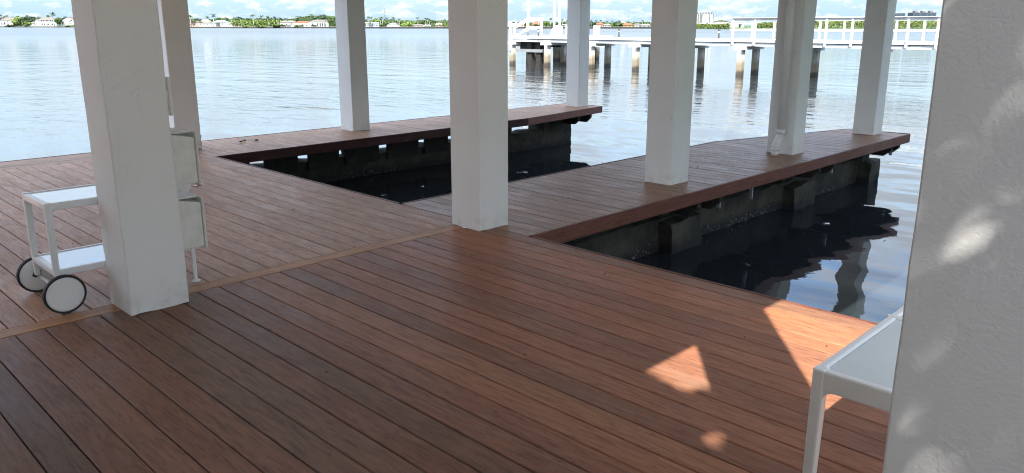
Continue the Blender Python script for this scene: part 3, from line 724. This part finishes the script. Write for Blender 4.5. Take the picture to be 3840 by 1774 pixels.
WHT, CRM, PNK, ORG, GRY, BRN, TER = (.42, .42, .405), (.40, .36, .28), (.36, .24, .19), (.36, .21, .085), (.15, .135, .125), (.09, .065, .055), (.28, .095, .05)
def house(px0, px1, ridge, eave, base, off, wallc, roofc, label, wins=(), cat='house', style='hip', deep=None, group='waterfront houses'):
    pm = (px0+px1)/2; dh = shore(pm)+off; w = wpx(px1-px0, dh); zb = LZ; ze = zr(eave, dh); zt = zr(ridge, dh); d = deep or max(7, w*.6)
    e = empty('house', gp(pm, dh, 0), YAW-math.pi/2, label, cat, group)
    MB().box(-w/2, w/2, 0, d, zb-.5, ze).build('wall', wallm(wallc), e)
    rf = MB(); o_ = .5; x0, x1, y0, y1 = -w/2-o_, w/2+o_, -o_, d+o_; ins = min(w*.28, d*.5) if style == 'hip' else 0.0
    if style == 'flat': rf.box(x0, x1, y0, y1, ze+.003, zt)
    elif style == 'gable':
        rf.v += [(x0, y0, ze+.003), (x1, y0, ze+.003), (x1, y1, ze+.003), (x0, y1, ze+.003), (0, y0, zt), (0, y1, zt)]
        rf.f += [(0, 4, 5, 3), (1, 2, 5, 4), (2, 3, 5), (0, 3, 2, 1)]
        MB().prism([(-w/2, ze), (w/2, ze), (0, zt-.35)], 0, .3, 'y').build('gable_wall', wallm(wallc), e)
    else:
        rf.v += [(x0, y0, ze+.003), (x1, y0, ze+.003), (x1, y1, ze+.003), (x0, y1, ze+.003), (x0+ins, d/2, zt), (x1-ins, d/2, zt)]
        rf.f += [(0, 1, 5, 4), (1, 2, 5), (2, 3, 4, 5), (3, 0, 4), (0, 3, 2, 1)]
    rf.build('roof', wallm(roofc), e)
    for px, row, ww, hh in wins:
        x = wpx(px-pm, dh); z = zr(row, dh); a, b = wpx(ww, dh)/2, hh*dh/KF/2
        MB().box(x-a, x+a, -.10, .1, max(zb, z-b), z+b).build('window', M_WIN, e)
    return e
# --- left stretch
house(2, 60, 65, 77, 98, 14, WHT, GRY, 'white house with a grey brown hip roof at the far left edge', [(18, 88, 7, 9), (30, 82, 5, 4), (31, 91, 6, 6), (8, 90, 4, 9)])
house(134, 212, 65, 76, 98, 16, WHT, GRY, 'large white two storey house with a grey hip roof and blue tinted windows', [(158, 79, 5, 4), (166, 79, 5, 4), (179, 79, 10, 3), (192, 79, 5, 4), (200, 79, 5, 4), (160, 91, 4, 6), (167, 91, 4, 6), (181, 91, 6, 6), (197, 91, 7, 6)])
house(109, 150, 81, 88, 98, 8, WHT, GRY, 'low white wing with a grey roof left of the large two storey house', [(132, 92, 4, 6), (138, 92, 4, 6), (145, 92, 4, 6)], style='hip')
house(236, 282, 64, 74, 97, 16, WHT, (.19, .10, .075), 'white house with a reddish roof just left of the near worn column', [(262, 80, 3, 5), (269, 78, 6, 5), (265, 88, 5, 2), (271, 88, 4, 2)], style='gable')
tree(70, 42, 50, 98, 8, 'bright', 'bright green rounded tree between the two leftmost houses')
tree(28, 70, 57, 90, 60, 'dark', 'dark broad tree behind the far left house'); tree(108, 50, 56, 97, 40, 'dark', 'dark tree left of the large two storey house'); tree(135, 42, 60, 96, 50, 'dark', 'dark tree behind the low white wing')
tree(105, 40, 81, 99, 3, 'bright', 'low bright shrub in front of the low white wing', 'shrub'); tree(224, 34, 65, 99, 6, 'mid', 'green tree between the large house and the reddish roofed house'); tree(246, 60, 60, 92, 60, 'dark', 'dark tree behind the reddish roofed house'); tree(262, 50, 92, 100, 3, 'bright', 'clipped green hedge below the reddish roofed house', 'shrub'); tree(50, 60, 92, 100, 2, 'mid', 'clipped green hedge below the far left house', 'shrub')
palm(84, 66, 'short palm in front of the bright green rounded tree'); palm(204, 44, 'tall palm beside the right end of the large two storey house'); palm(186, 56, 'palm behind the roof of the large two storey house', off=60); palm(2, 51, 'palm at the far left edge above the first roof', off=40); palm(231, 70, 'slim palm between the large house and the reddish roofed house')
# --- middle stretch
house(706, 748, 80, 84, 102, 10, PNK, (.24, .19, .155), 'pinkish house right of the dark corner column', [(716, 92, 5, 5), (730, 92, 5, 5)], style='flat')
house(750, 786, 73, 84, 102, 30, WHT, (.36, .33, .28), 'white house with a broad pale hip roof behind the pinkish house')
house(745, 812, 86, 88, 102, 6, WHT, WHT, 'long flat roofed white boathouse at the water', [(752, 93, 4, 3), (765, 93, 4, 3), (778, 93, 4, 3), (792, 93, 4, 3)], style='flat')
house(796, 852, 76, 84, 102, 26, WHT, (.25, .29, .32), 'house with a wide pale blue grey roof', [(812, 90, 6, 4), (835, 90, 6, 4)])
house(852, 884, 85, 88, 102, 8, WHT, WHT, 'small flat white house right of the pale blue grey roof', [(862, 93, 5, 4), (874, 93, 5, 4)], style='flat')
house(893, 918, 86, 91, 102, 8, CRM, WHT, 'small cream house with a white roof beside the palm grove', [(899, 96, 4, 4), (910, 96, 4, 4)])
house(1045, 1108, 77, 84, 102, 12, WHT, (.21, .19, .165), 'white house among palms left of the orange roofed house', [(1058, 92, 6, 4), (1075, 92, 6, 4), (1094, 90, 5, 5)])
house(1106, 1158, 79, 85, 103, 12, WHT, TER, 'long white house with an orange tiled roof', [(1118, 95, 6, 4), (1135, 93, 5, 5), (1148, 96, 4, 5)])
house(1158, 1232, 74, 82, 103, 14, WHT, GRY, 'white house with a grey roof and a row of tall windows', [(1192, 93, 5, 12), (1201, 93, 5, 12), (1210, 93, 5, 12), (1219, 93, 5, 12), (1172, 92, 6, 8)])
for px, w, top, off, k, lb in ((730, 60, 66, 60, 'mid', 'green tree behind the pinkish house'), (780, 60, 65, 70, 'bright', 'bright tree behind the pale hip roof'), (826, 80, 63, 70, 'mid', 'broad tree behind the pale blue grey roof'), (893, 60, 62, 40, 'dark', 'dark tree behind the small cream house'), (940, 60, 64, 30, 'mid', 'tree left of the tallest grove palm'), (985, 56, 66, 20, 'dark', 'dark tree in the palm grove'), (1025, 60, 66, 26, 'mid', 'tree at the right end of the palm grove'), (1070, 56, 68, 40, 'dark', 'dark tree behind the white house among palms'), (1120, 70, 57, 60, 'mid', 'tall tree behind the orange roofed house'), (1168, 90, 50, 70, 'mid', 'broad tallest tree behind the grey roofed house with tall windows'), (1205, 70, 54, 74, 'dark', 'dark tree right of the broad tallest tree'), (1246, 50, 55, 20, 'mid', 'rounded tree at the left edge of the outer finger column')):
    tree(px, w, top, 103, off, k, lb)
for px, w, lb in ((930, 50, 'low bright shrubs left of the grove palms'), (990, 60, 'low bright shrubs under the grove palms'), (1050, 60, 'low bright shrubs below the white house among palms'), (1120, 44, 'low bright shrub below the orange roof'), (1178, 24, 'dark clipped shrub left of the tall windows')): tree(px, w, 92, 103, 3, 'dark' if 'dark' in lb else 'bright', lb, 'shrub')
for px, top, off, lb in ((717, 55, 4, 'tall palm in front of the pinkish house'), (801, 50, 4, 'tall palm in front of the long white boathouse'), (780, 60, 50, 'palm behind the pale hip roof'), (880, 64, 6, 'palm left of the small cream house'), (906, 66, 30, 'palm behind the small cream house'), (952, 51, 4, 'tallest palm of the grove'), (968, 67, 8, 'shorter palm right of the tallest grove palm'), (985, 55, 10, 'second tallest palm of the grove'), (1007, 57, 4, 'straight palm in the middle of the grove'), (1031, 61, 4, 'straight palm at the right of the grove'), (1053, 65, 14, 'palm over the white house among palms'), (1080, 74, 8, 'short palm in front of the white house among palms'), (1100, 68, 30, 'palm left of the orange roof'), (1222, 70, 6, 'palm beside the tall windows'), (925, 70, 14, 'palm between the cream house and the grove')):
    palm(px, top, lb, off=off)
house(1370, 1420, 84, 88, 104, 14, (.36, .42, .46), (.42, .46, .49), 'low pale blue white house right of the outer finger column', [(1380, 94, 9, 3), (1400, 94, 12, 3), (1413, 96, 6, 3)], style='flat')
house(1446, 1500, 82, 92, 104, 12, WHT, GRY, 'white gabled house with a small roof turret', [(1462, 101, 3, 3), (1470, 101, 3, 3), (1478, 101, 3, 3), (1487, 101, 3, 3)], style='gable')
house(1502, 1518, 92, 96, 104, 10, WHT, GRY, 'tiny white annex right of the white gabled house', [(1510, 100, 3, 3)])
house(1542, 1590, 90, 96, 105, 12, CRM, GRY, 'low cream house with a grey roof left of the white dock house', [(1552, 101, 5, 4), (1568, 101, 5, 4), (1580, 101, 4, 4)])
house(1586, 1618, 92, 98, 106, 6, WHT, WHT, 'white house at the waterline left of the middle column', [(1598, 102, 4, 3)])
house(1630, 1662, 86, 95, 105, 12, PNK, (.24, .20, .16), 'pink house among palms just left of the middle column', [(1640, 99, 4, 4), (1653, 99, 4, 4)])
for px, w, top, off, k, lb in ((1380, 50, 70, 40, 'mid', 'tree behind the pale blue white house'), (1415, 50, 68, 44, 'bright', 'bright tree right of the twin palms'), (1440, 34, 87, 6, 'mid', 'round shrub mass left of the white gabled house'), (1460, 60, 70, 60, 'dark', 'dark tree behind the white gabled house'), (1505, 60, 75, 40, 'mid', 'tree behind the tiny white annex'), (1540, 60, 77, 34, 'bright', 'bright tree left of the low cream house'), (1580, 50, 76, 40, 'mid', 'tree behind the low cream house'), (1625, 50, 78, 36, 'dark', 'dark tree between the white and pink houses'), (1672, 50, 76, 24, 'mid', 'tree at the left edge of the middle column')):
    tree(px, w, top, 104, off, k, lb)
for px, top, off, lb in ((1384, 60, 6, 'left of the twin palms by the pale blue house'), (1394, 61, 4, 'right of the twin palms by the pale blue house'), (1428, 63, 4, 'palm standing at the water left of the white gabled house'), (1435, 62, 30, 'palm behind the round shrub mass'), (1453, 64, 40, 'palm right of the radio mast'), (1475, 63, 44, 'palm above the roof turret of the gabled house'), (1497, 68, 6, 'palm at the right end of the white gabled house'), (1525, 76, 20, 'short palm right of the tiny annex'), (1568, 62, 4, 'tallest palm near the low cream house'), (1597, 66, 4, 'left palm of three above the white dock house'), (1604, 67, 8, 'middle palm of three above the white dock house'), (1611, 70, 6, 'right palm of three above the white dock house'), (1645, 76, 10, 'palm in front of the pink house'), (1669, 72, 12, 'palm left of the middle column edge')):
    palm(px, top, lb, off=off)
dh = shore(1445)+150; rm = empty('radio_mast', gp(1445, dh, 0), 0, 'thin grey radio mast rising above the palms', 'mast')
MB().tube([(0, 0, 0), (0, 0, zr(33, dh))], [.45, .2], 6).build('shaft', plain('mast_grey', (.05, .06, .07), .6), rm)
# --- right stretch
house(1898, 1938, 79, 81, 106, 10, WHT, WHT, 'flat white building behind the left end of the pier', [(1910, 90, 6, 5), (1926, 85, 10, 5)], style='flat')
house(1938, 1966, 82, 88, 106, 14, PNK, BRN, 'brown roofed house left of the boarding steps', [(1948, 95, 5, 4), (1958, 95, 4, 4)])
house(1996, 2042, 80, 92, 106, 10, (.28, .12, .075), TER, 'terracotta coloured house right of the boarding steps', [(2012, 98, 5, 4), (2026, 98, 5, 4)])
house(2106, 2130, 90, 94, 106, 10, WHT, CRM, 'small white house behind the right lift pole', [(2115, 99, 4, 4)])
house(2238, 2262, 84, 92, 106, 12, PNK, TER, 'pink house with an orange roof right of the pale blue column', [(2246, 98, 4, 4), (2255, 98, 4, 4)])
house(2264, 2292, 90, 94, 106, 12, WHT, WHT, 'white house right of the pink orange roofed house', [(2272, 99, 4, 4), (2284, 99, 4, 4)])
house(2336, 2372, 87, 94, 106, 10, ORG, TER, 'yellow house with an orange hip roof', [(2346, 100, 4, 4), (2361, 100, 4, 4)])
house(2332, 2346, 80, 86, 105, 30, WHT, WHT, 'narrow white tower house behind the yellow house', [(2339, 92, 3, 4)])
house(2380, 2404, 88, 93, 106, 12, WHT, GRY, 'white house right of the yellow house', [(2388, 99, 4, 4), (2397, 99, 4, 4)])
house(2406, 2444, 90, 95, 106, 10, (.27, .26, .25), WHT, 'grey house with a white roof left of the mid finger column', [(2416, 100, 5, 4), (2432, 100, 5, 4)])
for px, w, top, off, k, lb in ((1950, 50, 80, 50, 'dark', 'dark tree behind the brown roofed house'), (2012, 24, 88, 4, 'mid', 'tree in front of the terracotta house'), (2050, 34, 79, 12, 'bright', 'bright tree right of the terracotta house'), (2085, 50, 81, 20, 'mid', 'tree between the lift poles'), (2118, 50, 79, 30, 'mid', 'tree left of the pale blue column'), (2225, 40, 79, 16, 'dark', 'dark tree right of the pale blue column'), (2270, 50, 80, 30, 'mid', 'tree behind the white house beside the pink one'), (2308, 44, 80, 14, 'dark', 'dark tree left of the yellow house'), (2330, 50, 77, 40, 'mid', 'tall tree behind the yellow house'), (2392, 50, 82, 30, 'mid', 'tree behind the white house right of the yellow one'), (2435, 60, 82, 40, 'dark', 'dark tree at the left edge of the mid finger column')):
    tree(px, w, top, 106, off, k, lb)
for px, top, off, lb in ((1963, 74, 20, 'palm above the brown roofed house'), (2020, 69, 4, 'palm in front of the terracotta house'), (2064, 66, 4, 'tall palm between steps and flared base pole'), (2108, 69, 4, 'palm right of the right lift pole'), (2126, 74, 10, 'palm left of the short white pier post'), (2217, 74, 6, 'palm at the right edge of the pale blue column'), (2235, 76, 10, 'palm left of the pink orange roofed house'), (2252, 75, 30, 'palm behind the pink orange roofed house'), (2276, 77, 6, 'palm in front of the white house beside the pink one'), (2296, 77, 12, 'palm right of the white house beside the pink one'), (2320, 76, 4, 'palm at the left corner of the yellow house'), (2356, 79, 30, 'palm behind the yellow house roof'), (2377, 80, 4, 'palm right of the yellow house'), (2409, 76, 8, 'palm between the white and the grey house'), (2430, 80, 20, 'palm behind the grey house')):
    palm(px, top, lb, off=off)
# continuous planting behind everything
def mass(name, px0, px1, top0, top1, base, offs, m, n, leaf, seed):
    r = random.Random(seed); mb = MB()
    for _ in range(n):
        px = r.uniform(px0, px1); dh = shore(px)+r.uniform(*offs); t = .5+.5*noise.noise(Vector((px*.035, seed, 0)))
        zt = zr(top0+(top1-top0)*t, dh); zb = zr(base, dh); z = zb+(zt-zb)*math.sqrt(r.random()); p = gp(px, dh, z)
        u = Vector((r.uniform(-1, 1), r.uniform(-1, 1), r.uniform(-.3, 1))).normalized(); a = u.orthogonal().normalized(); b = u.cross(a); s = leaf*r.uniform(.5, 1.2)
        mb.quad(p-a*s, p-b*s*.7, p+a*s, p+b*s*.7)
    return tag(mb.build(name, m, recalc=False), kind='stuff')
mass('treeline', -60, 300, 66, 76, 100, (70, 120), M_LEAFD, 2200, 1.5, 1); mass('treeline', 690, 1270, 68, 78, 103, (50, 90), M_LEAFD, 4200, 1.2, 2)
mass('treeline', 1350, 1700, 74, 82, 105, (30, 70), M_LEAF, 2800, 1.0, 3); mass('treeline', 1890, 2470, 82, 90, 106, (30, 70), M_LEAF, 3400, .9, 4)
mass('mangroves', 2590, 2735, 86, 94, 110, (2, 22), M_MANG, 3000, .55, 5); mass('mangroves', 2840, 3010, 78, 92, 109, (2, 26), M_MANG, 3400, .55, 6)
mass('mangroves', 3010, 3620, 74, 84, 108, (2, 40), M_MANG, 9000, .6, 7)
for q, (a, b, t0, t1) in enumerate(((866, 1048, 70, 82), (1232, 1262, 70, 80), (1340, 1372, 80, 92), (1424, 1450, 84, 92), (1500, 1546, 84, 94), (1616, 1632, 84, 92), (1660, 1700, 84, 92), (2036, 2108, 84, 92), (2128, 2150, 84, 94), (2292, 2336, 84, 92), (2440, 2470, 84, 92))):
    mass('shore_shrubs', a, b, t0, t1, 105, (3, 14), M_LEAF if q % 2 else M_LEAFL, int((b-a)*9), .75, 20+q)
# distant buildings, bridge
def tower(px0, px1, top, base, dh, wc, label, bands, cat='building', nh=0):
    pm = (px0+px1)/2; w = wpx(px1-px0, dh); z0, z1 = 0, zr(top, dh)
    e = empty('tower_block', gp(pm, dh, 0), YAW-math.pi/2, label, cat)
    MB().box(-w/2, w/2, 0, w*.5, z0, z1).build('wall', wallm(wc), e)
    for a, b in bands:
        x0, x1 = wpx(a-pm, dh), wpx(b-pm, dh); fl = (z1-z0)/12
        for k in range(3, 12):
            MB().box(x0, x1, -.25, .1, z0+k*fl+.28*fl, z0+k*fl+.85*fl).build('window', M_WIN, e)
    for q in range(nh): MB().box(-w/2+w*(q+.3)/nh, -w/2+w*(q+.7)/nh, w*.1, w*.3, z1, z1+3).build('rooftop_unit', wallm(GRY), e)
    return e
tower(2612, 2676, 53, 100, 1500, WHT, 'white apartment tower above the mangroves', [(2614, 2620), (2622, 2633), (2657, 2662), (2671, 2675)], nh=6)
tower(3355, 3390, 50, 100, 1500, (.06, .085, .125), 'smaller dark glass office block above the pier railing', [(3357, 3372), (3374, 3388)])
tower(3420, 3506, 47, 100, 1500, (.06, .085, .125), 'wide dark glass office block above the pier railing', [(3422, 3445), (3448, 3470), (3473, 3486), (3489, 3504)], nh=3)
br = empty('bridge', gp(2765, 720, 0), YAW-math.pi/2, 'low white road bridge between the mangrove banks', 'bridge')
MB().box(-26, 30, 0, 9, 2.6, 3.7).build('road_deck', wallm(WHT), br); MB().box(-26, 30, -.2, 0, 4.3, 4.6).build('parapet', wallm(WHT), br)
for x in (-22, -10, 4, 16, 27): MB().box(x-.6, x+.6, 1, 8, -2, 2.6).build('pier', wallm(WHT), br)
house(2740, 2790, 79, 83, 100, 240, WHT, WHT, 'low white building behind the bridge', [(2752, 90, 6, 4), (2770, 90, 6, 4)], style='flat')
house(2690, 2740, 82, 86, 100, 280, WHT, WHT, 'low white building left of the bridge', [(2702, 89, 6, 3), (2722, 89, 6, 3)], style='flat')
tree(2698, 62, 74, 100, 320, 'mid', 'domed green tree behind the mangroves near the white tower')
shade_hedge = empty('hedge', (0, 0, 0), 0, 'unseen tall hedge added beyond the right boat slip to dim the light from there', 'hedge')  # out of view, added to dim the finger columns
for k in range(9):
    c = link('clump', CROWNS['mid'][k % 3], shade_hedge, (5.2+k*2.1, -6.6, -.1)); c.scale = (3.6, 3.2, 7.5); c.rotation_euler = (0, 0, k*1.3)
# ---------------------------------------------------------------- garden tree behind the photographer, whose gaps let sun through
random.seed(21)
tt = math.tan(SUN_EL); ka, kb = math.cos(SUN_AZ)/tt, math.sin(SUN_AZ)/tt
holes = []
def hole_wall(y, z, r): holes.append((1.46+ka*z, y+kb*z, r))
for y, z, r in ((.365, 1.25, .075), (.395, 1.02, .065), (.34, .90, .065), (.27, .97, .05), (.35, 1.42, .06), (.335, 1.50, .06), (.315, 1.57, .065), (.27, 1.37, .05), (.37, .76, .05)): hole_wall(y, z, r)
nwall = len(holes)
holes += [(2.60, 1.41, .085), (2.63, 1.90, .055), (2.95, 1.93, .05)]
tr = empty('garden_tree', (-3.6, -2.9, -.06), 0, 'leafy garden tree standing outside the roof edge behind the viewpoint', 'tree')
lv = MB(); cnt = 0
while cnt < 85000:
    z = random.uniform(3.5, 6.6); X, Y = random.uniform(-1.2, 3.05), random.uniform(-1.0, 2.7)
    lim = 2.90 + min(.26, max(0, 1.74-Y)*1.3) + .10*noise.noise(Vector((Y*9, 2.3, 0))) - max(0, (0.9-Y))*.0
    cnt += 1
    dens = 1.0
    for q, (a_, b_, r) in enumerate(holes): dens *= 1-(.62 if q == 0 else .76 if q < nwall else .95)*math.exp(-((X-a_)**2+(Y-b_)**2)/(r*r))
    if X > lim or random.random() > dens: continue
    x, y = X-ka*z, Y-kb*z
    if y > .0: continue
    u = Vector((random.gauss(0, .5), random.gauss(0, .5), 1)).normalized(); a = u.orthogonal().normalized(); b = u.cross(a); t = random.uniform(0, 6.28)
    a, b = a*math.cos(t)+b*math.sin(t), b*math.cos(t)-a*math.sin(t); p = Vector((x+3.6, y+2.9, z+.06)); s = random.uniform(.026, .04)
    lv.quad(p-a*s*1.3, p-b*s*.7, p+a*s*1.3, p+b*s*.7)
lv.build('crown', M_LEAF, tr, recalc=False)
MB().tube([(0, 0, 0), (.05, .05, 1.6), (.2, .1, 3.2), (.5, .3, 4.4)], [.16, .13, .10, .04], 10).build('trunk', M_BARK, tr)
